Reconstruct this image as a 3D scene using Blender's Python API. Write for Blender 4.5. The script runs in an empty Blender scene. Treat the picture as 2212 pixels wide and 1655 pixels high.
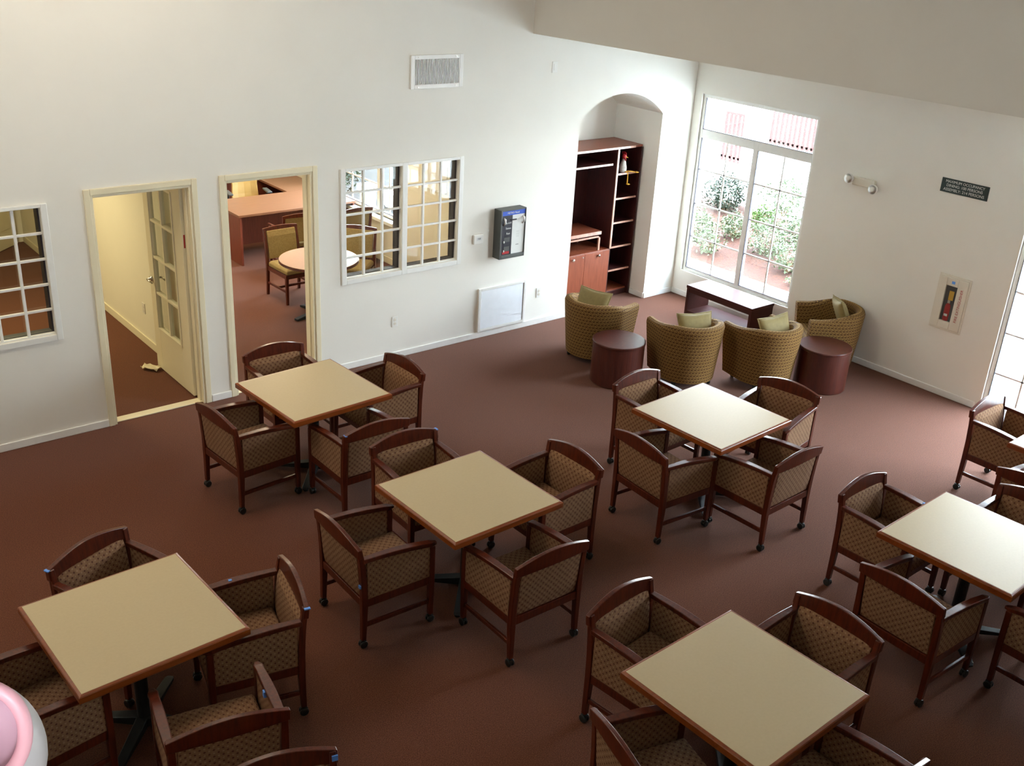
import bpy, bmesh, math, random
from mathutils import Vector, Matrix
random.seed(7)
PI = math.pi
S = bpy.context.scene
COL = S.collection

# ------------------------------------------------------------------ camera
CAM_POS = Vector((-2.240, -8.380, 4.193))
YAW, PITCH, ROLL = 0.70419, -0.41684, 0.05854
F_PX = 2238.0
cy_, sy_, cp_, sp_ = math.cos(YAW), math.sin(YAW), math.cos(PITCH), math.sin(PITCH)
fwd = Vector((sy_*cp_, cy_*cp_, sp_)); rgt = Vector((cy_, -sy_, 0)); up = rgt.cross(fwd)
r2 = rgt*math.cos(ROLL) + up*math.sin(ROLL); u2 = -rgt*math.sin(ROLL) + up*math.cos(ROLL)
cam_d = bpy.data.cameras.new('camera'); cam = bpy.data.objects.new('camera', cam_d); COL.objects.link(cam)
cam.matrix_world = Matrix(((r2.x, u2.x, -fwd.x, CAM_POS.x), (r2.y, u2.y, -fwd.y, CAM_POS.y), (r2.z, u2.z, -fwd.z, CAM_POS.z), (0, 0, 0, 1)))
cam_d.sensor_width = 36; cam_d.lens = F_PX/2212*36; cam_d.clip_start = 0.05; cam_d.clip_end = 200
S.camera = cam

# ------------------------------------------------------------------ world, sun, exposure
SKY = 16.5
w = bpy.data.worlds.new('world'); S.world = w; w.use_nodes = True
nt = w.node_tree; nt.nodes.clear()
bg = nt.nodes.new('ShaderNodeBackground'); out = nt.nodes.new('ShaderNodeOutputWorld')
tc = nt.nodes.new('ShaderNodeTexCoord'); sx = nt.nodes.new('ShaderNodeSeparateXYZ'); rp = nt.nodes.new('ShaderNodeValToRGB')
nt.links.new(tc.outputs['Generated'], sx.inputs[0]); nt.links.new(sx.outputs['Z'], rp.inputs[0])
rp.color_ramp.elements[0].position = 0.0; rp.color_ramp.elements[0].color = (0.93, 0.96, 1.0, 1)
rp.color_ramp.elements[1].position = 0.8; rp.color_ramp.elements[1].color = (0.62, 0.78, 1.0, 1)
nt.links.new(rp.outputs[0], bg.inputs[0]); bg.inputs[1].default_value = SKY
nt.links.new(bg.outputs[0], out.inputs[0])
sun_d = bpy.data.lights.new('sun', 'SUN'); sun_d.energy = 6.0; sun_d.angle = 0.01; sun_d.color = (1.0, 0.93, 0.82)
sun = bpy.data.objects.new('sun', sun_d); COL.objects.link(sun)
sun.rotation_euler = Vector((0.16, 0.5, -0.85)).to_track_quat('-Z', 'Y').to_euler(); sun.location = (10, -8, 12)

def area(name, loc, direction, sx, sy, power, color, portal=False):
    d = bpy.data.lights.new(name, 'AREA'); d.shape = 'RECTANGLE'; d.size = sx; d.size_y = sy; d.energy = power; d.color = color
    if portal: d.cycles.is_portal = True
    o = bpy.data.objects.new(name, d); COL.objects.link(o); o.location = loc
    o.rotation_euler = Vector(direction).to_track_quat('-Z', 'Y').to_euler()
    return o
# daylight portals in the window openings; the unseen rear opening is added for fill
area('portal_lounge_window', (7.62, -0.95, 1.40), (-1, 0, 0), 2.3, 1.75, 1, (1, 1, 1), True)
area('portal_dining_window', (7.62, -5.36, 1.27), (-1, 0, 0), 2.6, 2.5, 1, (1, 1, 1), True)
area('portal_office_window', (5.2, 3.3, 1.35), (-1, 0, 0), 1.6, 1.6, 1, (1, 1, 1), True)
area('portal_added_rear_opening', (-3.7, -12.75, 4.5), (0, 1, 0), 1.6, 1.2, 1, (1, 1, 1), True)
# ceiling lamps of the two offices
area('office_lamp_1', (-0.4, 2.6, 2.44), (0, 0, -1), 1.2, 0.6, 30, (1.0, 0.86, 0.50))
area('office_lamp_2', (3.1, 2.4, 2.44), (0, 0, -1), 1.2, 0.6, 20, (1.0, 0.80, 0.55))
area('office_lamp_2b', (3.1, 4.6, 2.44), (0, 0, -1), 1.2, 0.6, 14, (1.0, 0.80, 0.55))

# unseen warm fill lights, added overhead to brighten the left of the room
for lx, ly in ((-3.2, -1.5), (0.4, -1.5)):
    area('added_warm_fill', (lx, ly, 5.36), (0, 0, -1), 2.2, 1.6, 24, (1.0, .86, .66))

S.view_settings.view_transform = 'Standard'; S.view_settings.look = 'None'
S.view_settings.exposure = 1.42; S.view_settings.gamma = 1.0; S.view_settings.use_curve_mapping = False
S.cycles.max_bounces = 10; S.cycles.diffuse_bounces = 6; S.cycles.glossy_bounces = 4
S.cycles.transparent_max_bounces = 16; S.cycles.sample_clamp_indirect = 8.0; S.cycles.caustics_reflective = False
S.cycles.caustics_refractive = False

# ------------------------------------------------------------------ materials
class N:
    """tiny expression builder over Math nodes"""
    def __init__(s, t, sock): s.t = t; s.k = sock
    def _m(s, op, *o, clamp=False):
        n = s.t.nodes.new('ShaderNodeMath'); n.operation = op; n.use_clamp = clamp
        for i, v in enumerate((s,) + o):
            if isinstance(v, N): s.t.links.new(v.k, n.inputs[i])
            else: n.inputs[i].default_value = v
        return N(s.t, n.outputs[0])
    def __add__(s, o): return s._m('ADD', o)
    def __sub__(s, o): return s._m('SUBTRACT', o)
    def __mul__(s, o): return s._m('MULTIPLY', o)
    def sin(s): return s._m('SINE')
    def fr(s): return s._m('FRACT')
    def fl(s): return s._m('FLOOR')
    def ab(s): return s._m('ABSOLUTE')
    def mx(s, o): return s._m('MAXIMUM', o)
    def mn(s, o): return s._m('MINIMUM', o)
    def gt(s, o): return s._m('GREATER_THAN', o)
    def lt(s, o): return s._m('LESS_THAN', o)
    def step(s, a, b):
        n = s.t.nodes.new('ShaderNodeMapRange'); n.clamp = True
        s.t.links.new(s.k, n.inputs[0]); n.inputs[1].default_value = a; n.inputs[2].default_value = b
        return N(s.t, n.outputs[0])

def mat(name, color=(.5, .5, .5), rough=.6, metal=0., coat=0., spec=None):
    m = bpy.data.materials.new(name); m.use_nodes = True
    b = m.node_tree.nodes['Principled BSDF']
    b.inputs['Base Color'].default_value = (*color, 1); b.inputs['Roughness'].default_value = rough
    b.inputs['Metallic'].default_value = metal; b.inputs['Coat Weight'].default_value = coat
    b.inputs['Coat Roughness'].default_value = 0.15
    if spec is not None: b.inputs['Specular IOR Level'].default_value = spec
    return m, m.node_tree, b
def noise(t, scale, detail=3, coord='Object', stretch=None, rough=.5):
    c = t.nodes.new('ShaderNodeTexCoord'); n = t.nodes.new('ShaderNodeTexNoise')
    n.inputs['Scale'].default_value = scale; n.inputs['Detail'].default_value = detail; n.inputs['Roughness'].default_value = rough
    if stretch:
        mp = t.nodes.new('ShaderNodeMapping'); mp.inputs['Scale'].default_value = stretch
        t.links.new(c.outputs[coord], mp.inputs[0]); t.links.new(mp.outputs[0], n.inputs['Vector'])
    else: t.links.new(c.outputs[coord], n.inputs['Vector'])
    return N(t, n.outputs[0])
def mixc(t, fac, a, b):
    n = t.nodes.new('ShaderNodeMix'); n.data_type = 'RGBA'
    if isinstance(fac, N): t.links.new(fac.k, n.inputs[0])
    else: n.inputs[0].default_value = fac
    for i, v in ((6, a), (7, b)):
        if isinstance(v, tuple): n.inputs[i].default_value = (*v, 1)
        else: t.links.new(v, n.inputs[i])
    return n.outputs[2]
def bump(t, b, h, strength=.3, dist=.002):
    n = t.nodes.new('ShaderNodeBump'); n.inputs['Strength'].default_value = strength; n.inputs['Distance'].default_value = dist
    t.links.new(h.k, n.inputs['Height']); t.links.new(n.outputs[0], b.inputs['Normal'])

def simple(name, color, rough=.6, var=.06, scale=12, **k):
    m, t, b = mat(name, color, rough, **k)
    n = noise(t, scale)
    c2 = tuple(max(0, x*(1-var*2)) for x in color)
    t.links.new(mixc(t, n.step(.3, .7), color, c2), b.inputs['Base Color'])
    return m
def wood(name, c1, c2, rough=.3, coat=.4, axis='Z', scale=9):
    m, t, b = mat(name, c1, rough, coat=coat)
    st = {'Z': (6, 6, .6), 'X': (.6, 6, 6), 'Y': (6, .6, 6)}[axis]
    n = noise(t, scale, 4, stretch=st, rough=.6)
    t.links.new(mixc(t, n.step(.35, .68), c1, c2), b.inputs['Base Color'])
    return m
def wall_paint(name, color):
    m, t, b = mat(name, color, .75, spec=.25)
    n = noise(t, 2.2, 2); f = noise(t, 130, 2)
    t.links.new(mixc(t, n.step(.3, .7), color, tuple(x*.975 for x in color)), b.inputs['Base Color'])
    bump(t, b, f, .12, .002); return m
M = {}
M['wall'] = wall_paint('wall_paint', (.83, .815, .755))
M['wall_office'] = wall_paint('office_wall_paint', (.80, .75, .60))
M['ceiling'] = wall_paint('ceiling_paint', (.68, .655, .60))
M['trim'] = simple('white_trim_paint', (.84, .84, .81), .4, .02)
M['casing'] = simple('cream_door_paint', (.80, .73, .53), .45, .004)
M['win_frame'] = simple('window_frame_white', (.84, .85, .82), .35, .02)
M['gasket'] = simple('dark_gasket', (.03, .025, .035), .6)
def carpet():
    m, t, b = mat('carpet_pile', (.12, .05, .03), .95, spec=.15)
    f = noise(t, 150, 2, rough=.9); g = noise(t, 1.1, 2); h = noise(t, 260, 1)
    c = mixc(t, f.step(.43, .60), (.070, .0205, .009), (.165, .053, .024))
    c2 = mixc(t, h.step(.55, .75), c, (.23, .095, .050))
    c3 = mixc(t, g.step(.3, .7), c2, (.108, .036, .016))
    n = t.nodes.new('ShaderNodeMix'); n.data_type = 'RGBA'; n.inputs[0].default_value = .3
    t.links.new(c2, n.inputs[6]); t.links.new(c3, n.inputs[7]); t.links.new(n.outputs[2], b.inputs['Base Color'])
    b.inputs['Sheen Weight'].default_value = .12; b.inputs['Sheen Roughness'].default_value = .5
    bump(t, b, f, .35, .003); return m
M['carpet'] = carpet()
M['mahogany'] = wood('mahogany_frame', (.105, .017, .005), (.050, .008, .003), .30, .2)
M['mahogany'].node_tree.nodes['Principled BSDF'].inputs['Specular IOR Level'].default_value = .38
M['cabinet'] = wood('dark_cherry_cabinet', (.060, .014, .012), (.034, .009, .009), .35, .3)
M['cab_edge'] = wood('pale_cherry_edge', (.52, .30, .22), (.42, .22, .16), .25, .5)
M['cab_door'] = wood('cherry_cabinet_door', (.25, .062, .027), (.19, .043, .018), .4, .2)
M['desk'] = wood('cherry_desk', (.21, .090, .044), (.165, .068, .033), .38, .3, 'X')
M['desk_panel'] = wood('cherry_desk_panel', (.19, .045, .022), (.14, .032, .016), .42, .2)
M['edge'] = wood('orange_maple_edge', (.24, .052, .005), (.17, .034, .004), .3, .4, 'X', 6)
M['drum'] = wood('drum_table_wood', (.080, .017, .010), (.050, .011, .008), .30, .12, 'Z', 5)
M['bench'] = wood('bench_wood', (.070, .022, .017), (.060, .019, .016), .55, 0., 'Y', 5)
M['bench'].node_tree.nodes['Principled BSDF'].inputs['Specular IOR Level'].default_value = .15
M['laminate'] = simple('cream_table_laminate', (.52, .415, .25), .45, .02, 60, spec=.3)
M['round_top'] = simple('pinkish_table_laminate', (.50, .32, .23), .35, .03, 40)
M['black'] = simple('black_metal', (.018, .024, .026), .45, .05, metal=.3)
M['caster'] = simple('black_caster_plastic', (.012, .016, .015), .3)
M['chrome'] = mat('brushed_steel', (.6, .58, .54), .28, 1.)[0]
M['white_plastic'] = simple('white_plastic', (.82, .82, .78), .4, .01)
M['beige_plastic'] = simple('beige_plastic', (.74, .70, .60), .45, .02)
M['grey_case'] = simple('dark_grey_case', (.070, .078, .076), .45, .04)
M['tape'] = simple('blue_painters_tape', (.10, .28, .75), .6, .02)
def dotted(name, base, base2, dot, dot2, s=.043):
    m, t, b = mat(name, base, .9, spec=.2)
    c = t.nodes.new('ShaderNodeTexCoord'); sp = t.nodes.new('ShaderNodeSeparateXYZ'); t.links.new(c.outputs['UV'], sp.inputs[0])
    u, v = N(t, sp.outputs[0]), N(t, sp.outputs[1])
    p = (u*(2*PI/s)).sin()*(v*(2*PI/s)).sin()
    weave = (u*(2*PI/.006)).sin()*(v*(2*PI/.006)).sin()
    n = noise(t, 60, 2)
    c0 = mixc(t, n.step(.35, .65), base, base2)
    c1 = mixc(t, weave.step(-.2, .8)*.35, c0, tuple(x*.55 for x in base))
    c2 = mixc(t, p.step(.55, .85), c1, dot)
    c3 = mixc(t, (p*-1).step(.62, .9), c2, dot2)
    t.links.new(c3, b.inputs['Base Color']); bump(t, b, p+weave*.3, .25, .001)
    return m
M['fabric'] = dotted('tan_dotted_upholstery', (.285, .158, .085), (.225, .122, .062), (.105, .040, .026), (.33, .205, .12))
M['yellow_fabric'] = dotted('yellow_chair_upholstery', (.34, .255, .105), (.27, .195, .075), (.20, .14, .05), (.42, .33, .16), .02)
M['gold_vinyl'] = simple('gold_chair_vinyl', (.42, .27, .085), .5, .05)
def keyfab():
    m, t, b = mat('brown_gold_key_upholstery', (.2, .12, .05), .85, spec=.2)
    c = t.nodes.new('ShaderNodeTexCoord'); sp = t.nodes.new('ShaderNodeSeparateXYZ'); t.links.new(c.outputs['UV'], sp.inputs[0])
    u, v = N(t, sp.outputs[0]), N(t, sp.outputs[1])
    U = u*(1/.038); V = v*(1/.034)
    row = V.fl(); a = (U + (row*.5).fr()).fr() - .5; bb = V.fr() - .5
    ring = (a.ab().mx(bb.ab()) - .33).ab().lt(.085)
    gap = (bb - .30).ab().lt(.20)*a.gt(-.05)
    hook = (a - .05).ab().lt(.075)*(bb + .02).ab().lt(.24)
    line = (ring - gap).mx(hook)._m('MULTIPLY', 1.0, clamp=True)
    n = noise(t, 70, 2)
    base = mixc(t, n.step(.35, .65), (.075, .034, .011), (.105, .052, .018))
    gold = mixc(t, n.step(.3, .7), (.33, .20, .065), (.26, .15, .042))
    t.links.new(mixc(t, line, base, gold), b.inputs['Base Color']); bump(t, b, line, .35, .0015)
    return m
M['key'] = keyfab()
M['pillow'] = simple('olive_gold_pillow', (.30, .235, .095), .7, .08, 25)
def glass():
    m = bpy.data.materials.new('clear_glass'); m.use_nodes = True; t = m.node_tree; t.nodes.clear()
    o = t.nodes.new('ShaderNodeOutputMaterial'); mx = t.nodes.new('ShaderNodeMixShader'); tr = t.nodes.new('ShaderNodeBsdfTransparent')
    gl = t.nodes.new('ShaderNodeBsdfGlossy'); fr = t.nodes.new('ShaderNodeLayerWeight'); fr.inputs[0].default_value = .5
    gl.inputs['Roughness'].default_value = .02; tr.inputs[0].default_value = (.95, .97, .96, 1)
    fc = N(t, fr.outputs[1]); k = (fc*fc)*(fc*fc)*.55 + .035; t.links.new(k.k, mx.inputs[0]); t.links.new(tr.outputs[0], mx.inputs[1]); t.links.new(gl.outputs[0], mx.inputs[2]); t.links.new(mx.outputs[0], o.inputs[0])
    return m
M['glass'] = glass()
M['concrete'] = simple('pale_concrete', (.62, .61, .58), .8, .05, 5)
M['stucco'] = simple('white_stucco', (.80, .77, .72), .85, .03, 8)
M['rail'] = simple('red_brown_railing', (.050, .009, .007), .6)
def mulch():
    m, t, b = mat('bark_mulch', (.2, .08, .04), .95)
    n = noise(t, 26, 5, rough=.8); t.links.new(mixc(t, n.step(.35, .65), (.022, .0045, .0006), (.066, .0155, .0024)), b.inputs['Base Color'])
    bump(t, b, n, 1.0, .03); return m
M['mulch'] = mulch()
M['leaf_dark'] = simple('dark_green_leaf', (.010, .024, .008), .6, .25, 6)
M['leaf_pale'] = simple('pale_green_leaf', (.10, .135, .07), .6, .2, 6)
M['leaf_bright'] = simple('bright_green_leaf', (.05, .11, .008), .6, .2, 6)
M['stem'] = simple('plant_stem', (.12, .08, .04), .8)
M['gravel'] = simple('grey_gravel', (.0065, .006, .007), .9, .3, 40)
M['pink'] = simple('pink_plastic', (.90, .47, .54), .4, .02)
M['lilac'] = simple('lilac_grey_plastic', (.70, .66, .67), .5, .06)
M['mauve'] = simple('mauve_plastic', (.58, .36, .44), .6, .08)
M['red'] = simple('red_paint', (.42, .02, .025), .35)
M['blue'] = simple('blue_header', (.02, .09, .55), .35, .02)
M['panel_white'] = simple('white_panel_face', (.72, .74, .72), .4, .02)
M['dark_face'] = simple('near_black_face', (.018, .018, .03), .35)
M['sign_green'] = simple('dark_green_sign', (.025, .05, .05), .4, .02)
M['yellow_tag'] = simple('yellow_card', (.75, .42, .05), .6)
M['cream_figure'] = simple('grey_white_figure', (.50, .47, .42), .6, .15, 30)
M['grille_dark'] = simple('grille_recess', (.10, .10, .11), .8)
M['louvre'] = simple('pale_louvre', (.78, .80, .84), .45, .02)

# ------------------------------------------------------------------ mesh helpers
def box(bm, x0, x1, y0, y1, z0, z1):
    v = [bm.verts.new(p) for p in ((x0,y0,z0),(x1,y0,z0),(x1,y1,z0),(x0,y1,z0),(x0,y0,z1),(x1,y0,z1),(x1,y1,z1),(x0,y1,z1))]
    for f in ((0,3,2,1),(4,5,6,7),(0,1,5,4),(1,2,6,5),(2,3,7,6),(3,0,4,7)): bm.faces.new([v[i] for i in f])
def loft(bm, rings, cap=True, closed=True):
    R = [[bm.verts.new(p) for p in r] for r in rings]; n = len(R[0])
    for a, b in zip(R, R[1:]):
        for i in range(n if closed else n-1):
            j = (i+1) % n; bm.faces.new((a[i], a[j], b[j], b[i]))
    if cap: bm.faces.new(list(reversed(R[0]))); bm.faces.new(R[-1])
    return R
def lathe(bm, prof, seg=24, c=(0, 0, 0), axis='Z'):
    rings = []
    for r, h in prof:
        ring = []
        for i in range(seg):
            a = 2*PI*i/seg; x, y = r*math.cos(a), r*math.sin(a)
            p = {'Z': (x, y, h), 'X': (h, x, y), 'Y': (x, h, y)}[axis]
            ring.append((p[0]+c[0], p[1]+c[1], p[2]+c[2]))
        rings.append(ring)
    loft(bm, rings)
def tube(bm, pts, r, seg=10):
    pts = [Vector(p) for p in pts]; rs = r if isinstance(r, (list, tuple)) else [r]*len(pts); rings = []
    for i, p in enumerate(pts):
        d = (pts[min(i+1, len(pts)-1)] - pts[max(i-1, 0)]).normalized()
        u = d.cross(Vector((0, 0, 1)) if abs(d.z) < .9 else Vector((1, 0, 0))).normalized(); v = d.cross(u)
        rings.append([p + (u*math.cos(2*PI*k/seg) + v*math.sin(2*PI*k/seg))*rs[i] for k in range(seg)])
    loft(bm, rings)
def ball(bm, c, r, sc=(1, 1, 1), seg=16):
    rings = [[(c[0]+r*sc[0]*math.sin(t)*math.cos(2*PI*k/seg), c[1]+r*sc[1]*math.sin(t)*math.sin(2*PI*k/seg), c[2]-r*sc[2]*math.cos(t)) for k in range(seg)]
             for t in [PI*(i+.35)/(seg//2+.7-1+.0) if False else PI*(.04+.92*i/(seg//2)) for i in range(seg//2+1)]]
    loft(bm, rings)
def prism(bm, poly, axis, a, b):
    def P(p, h): return {'Y': (p[0], h, p[1]), 'X': (h, p[0], p[1]), 'Z': (p[0], p[1], h)}[axis]
    loft(bm, [[P(p, a) for p in poly], [P(p, b) for p in poly]])
def boxuv(me):
    uv = me.uv_layers.new(name='UV')
    for p in me.polygons:
        n = p.normal; ax = max(range(3), key=lambda i: abs(n[i]))
        for li in p.loop_indices:
            c = me.vertices[me.loops[li].vertex_index].co
            uv.data[li].uv = {0: (c.y, c.z), 1: (c.x, c.z), 2: (c.x, c.y)}[ax]
def obj(name, bm, m, parent=None, bev=0, smooth=False, sub=0, uv=True, loc=None):
    bmesh.ops.recalc_face_normals(bm, faces=bm.faces[:])
    me = bpy.data.meshes.new(name); bm.to_mesh(me); bm.free()
    me.materials.append(M[m] if isinstance(m, str) else m)
    if uv: boxuv(me)
    if smooth:
        for p in me.polygons: p.use_smooth = True
    o = bpy.data.objects.new(name, me); COL.objects.link(o)
    if parent is not None: o.parent = parent
    if loc: o.location = loc
    if bev:
        b = o.modifiers.new('bevel', 'BEVEL'); b.width = bev; b.segments = 2; b.limit_method = 'ANGLE'; b.angle_limit = .7
    if sub:
        s = o.modifiers.new('sub', 'SUBSURF'); s.levels = sub; s.render_levels = sub
    return o
def B(*boxes):
    bm = bmesh.new()
    for b in boxes: box(bm, *b)
    return bm
def tag(o, label, cat, group=None):
    o['label'] = label; o['category'] = cat
    if group: o['group'] = group
    return o
def thing(name, label, cat, loc=(0, 0, 0), rz=0, group=None):
    o = bpy.data.objects.new(name, None); COL.objects.link(o); o.location = loc; o.rotation_euler = (0, 0, rz)
    o.empty_display_size = .1
    return tag(o, label, cat, group)
def struct(o): o['kind'] = 'structure'; return o
def sempty(name):
    o = bpy.data.objects.new(name, None); COL.objects.link(o); o.empty_display_size = .1; return struct(o)
def kids(o): return [c for c in COL.objects if c.parent == o]
def dup(root, loc, rz, label=None):
    r = root.copy(); COL.objects.link(r); r.location = loc; r.rotation_euler = (0, 0, rz)
    if label: r['label'] = label
    for ch in TREE[root.name]:
        c = ch[0].copy(); COL.objects.link(c); c.parent = r
        for g in ch[1]:
            d = g.copy(); COL.objects.link(d); d.parent = c
    return r
TREE = {}
def record(root):
    TREE[root.name] = [(c, kids(c)) for c in kids(root)]; return root
def text(name, body, size, m, parent, loc, rot, width=None, align='CENTER', depth=.0008):
    cu = bpy.data.curves.new(name, 'FONT'); cu.body = body; cu.size = size; cu.align_x = align; cu.align_y = 'CENTER'; cu.extrude = depth
    t = bpy.data.objects.new(name, cu); COL.objects.link(t)
    dg = bpy.context.evaluated_depsgraph_get(); me = bpy.data.meshes.new_from_object(t.evaluated_get(dg))
    bpy.data.objects.remove(t); me.materials.clear(); me.materials.append(M[m])
    o = bpy.data.objects.new(name, me); COL.objects.link(o); o.parent = parent; o.location = loc; o.rotation_euler = rot
    if width:
        xs = [v.co.x for v in me.vertices]; k = width/(max(xs)-min(xs)); o.scale = (k, k, 1)
    return o
def holes(bm, a0, a1, z0, z1, hs, put):
    """grid decomposition of a wall rectangle around rectangular holes (a0,a1,z0,z1)"""
    A = sorted({a0, a1, *[h[0] for h in hs], *[h[1] for h in hs]}); Z = sorted({z0, z1, *[h[2] for h in hs], *[h[3] for h in hs]})
    A = [a for a in A if a0 <= a <= a1]; Z = [z for z in Z if z0 <= z <= z1]
    for i in range(len(A)-1):
        run = None
        for j in range(len(Z)-1):
            ca, cz = (A[i]+A[i+1])/2, (Z[j]+Z[j+1])/2
            solid = not any(h[0] < ca < h[1] and h[2] < cz < h[3] for h in hs)
            if solid: run = (run[0], Z[j+1]) if run else (Z[j], Z[j+1])
            if (not solid or j == len(Z)-2) and run: put(bm, A[i], A[i+1], *run); run = None

# ------------------------------------------------------------------ room shell
XR = 7.457; HC = 5.4; YB = -12.6; XL = -5.5
D1 = (.355, 1.195); D2 = (1.495, 2.345); DH = 2.035
W1 = (-1.36, -.03, .93, 1.985); W2a = (2.69, 3.325, .945, 1.998); W2b = (3.385, 4.012, .945, 1.998)
AX0, AX1, AZ, AT = 5.63, 6.94, 2.27, 2.53
bm = bmesh.new()
holes(bm, XL, XR+.25, 0, HC, [W1, (D1[0], D1[1], 0, DH), (D2[0], D2[1], 0, DH), W2a, W2b, (AX0, AX1, 0, AT+.02)],
      lambda b, a, c, z, e: box(b, a, c, 0, .14, z, e))
hw = (AX1-AX0)/2; ris = AT-AZ; R = (hw*hw+ris*ris)/(2*ris); xc = (AX0+AX1)/2; zc = AT-R
a0 = math.asin(hw/R)
arc = [(xc+R*math.sin(-a0+2*a0*i/32), zc+R*math.cos(-a0+2*a0*i/32)) for i in range(33)]
for (xa, za), (xb, zb) in zip(arc, arc[1:]):      # vault: solid above the arch, the full depth of the niche
    prism(bm, [(xa, za), (xb, zb), (xb, AT+.02), (xa, AT+.02)], 'Y', 0, .76)
box(bm, AX0-.12, AX0, .14, .88, 0, AT+.02); box(bm, AX1, AX1+.12, .14, .88, 0, AT+.02)
box(bm, AX0, AX1, .76, .88, 0, AT+.02); box(bm, AX0-.12, AX1+.12, .14, .88, AT+.02, AT+.14)
struct(obj('wall_back', bm, 'wall'))
W3 = (-1.775, -.115, .325, 2.49); W4 = (-6.55, -4.18, .02, 2.52)
bm = bmesh.new()
holes(bm, YB, 0, 0, HC, [W3, W4], lambda b, a, c, z, e: box(b, XR, XR+.15, a, c, z, e))
struct(obj('wall_right', bm, 'wall'))
struct(obj('wall_left', B((XL-.15, XL, YB, 0, 0, HC)), 'wall'))
bm = bmesh.new()
holes(bm, XL-.15, XR+.15, 0, HC, [(-4.5, -2.9, 3.9, 5.1)], lambda b, a, c, z, e: box(b, a, c, YB-.15, YB, z, e))  # unseen opening behind the camera, added to let in fill daylight
struct(obj('wall_rear', bm, 'wall'))
struct(obj('wall_header', B((4.89, 5.04, YB, 0, 3.19, HC)), 'ceiling'))
struct(obj('ceiling', B((XL-.15, XR+.15, YB-.15, .14, HC, HC+.15)), 'ceiling'))
struct(obj('ceiling_lounge', B((5.04, XR, YB, 0, 3.19, 3.25)), 'ceiling'))
struct(obj('floor', B((XL-.15, XR+.15, YB-.15, .14, -.1, 0), (XL, 5.0, .14, 6.2, -.1, 0), (AX0, AX1, .14, .76, -.1, 0)), 'carpet'))
# offices behind the back wall
PX = 1.28
struct(obj('wall_partition', B((PX, PX+.12, .14, 5.9, 0, 2.5)), 'wall_office'))
struct(obj('wall_office_left', B((-3.1, -3.0, .14, 6.1, 0, 2.5)), 'wall_office'))
bm = bmesh.new(); holes(bm, -3.0, 5.07, 0, 2.5, [(.30, 1.14, 0, 2.03)], lambda b, a, c, z, e: box(b, a, c, 5.9, 6.0, z, e))
struct(obj('wall_office_back', bm, 'wall_office'))
struct(obj('wall_office_passage', B((-3.0, 2.0, 7.2, 7.3, 0, 2.5), (-3.1, -3.0, 6.1, 7.3, 0, 2.5), (2.0, 2.1, 6.0, 7.3, 0, 2.5)), 'wall_office'))
struct(obj('floor_passage', B((-3.0, 2.0, 6.2, 7.2, -.1, 0)), 'carpet'))
W5 = (2.57, 4.45, .60, 2.15)
bm = bmesh.new(); holes(bm, .14, 6.0, 0, 2.5, [W5], lambda b, a, c, z, e: box(b, 4.95, 5.07, a, c, z, e))
struct(obj('wall_office_right', bm, 'wall_office'))
struct(obj('ceiling_office', B((-3.1, 5.07, .14, 7.3, 2.5, 2.6)), 'ceiling'))

# baseboards
BH = .07
def bb(name, *bx, m='trim'): return struct(obj(name, B(*bx), m, bev=.006))
segs = [(XL, .305), (1.25, 1.445), (2.395, AX0), (AX1, XR)]
bb('baseboard_back', *[(a, b, -.014, 0, 0, BH) for a, b in segs])
bb('baseboard_right', (XR-.014, XR, W4[1]+.05, -.014, 0, BH), (XR-.014, XR, YB, W4[0]-.05, 0, BH))
bb('baseboard_niche', (AX1-.014, AX1, .0, .235, 0, BH))
bb('baseboard_partition', (PX-.014, PX, .14, 5.9, 0, BH+.02), (PX+.12, PX+.134, .14, 5.9, 0, BH), m='casing')
bb('baseboard_office_right', (4.936, 4.95, .14, 5.9, 0, BH+.02), m='casing')
bb('baseboard_office_back', (-3, .25, 5.886, 5.9, 0, BH+.02), (1.4, 4.95, 5.886, 5.9, 0, BH+.02), m='casing')

# ------------------------------------------------------------------ doors
def casing(parent, x0, x1):
    bm = bmesh.new(); c = .052
    for a, b in ((x0-c, x0), (x1, x1+c)): box(bm, a, b, -.016, 0, 0, DH+c)
    box(bm, x0, x1, -.016, 0, DH, DH+c)
    obj('casing', bm, 'casing', parent, bev=.006)
    bm = bmesh.new()
    box(bm, x0, x0+.022, -.004, .15, 0, DH); box(bm, x1-.022, x1, -.004, .15, 0, DH); box(bm, x0+.022, x1-.022, -.004, .15, DH-.022, DH)
    box(bm, x0+.022, x0+.036, .05, .09, 0, DH-.022); box(bm, x1-.036, x1-.022, .05, .09, 0, DH-.022)
    obj('jamb', bm, 'casing', parent, bev=.003)
    obj('threshold', B((x0+.022, x1-.022, .03, .125, 0, .010)), 'casing', parent, bev=.003)
d1 = sempty('door_1'); casing(d1, *D1)
d2 = sempty('door_2'); casing(d2, *D2)
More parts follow.
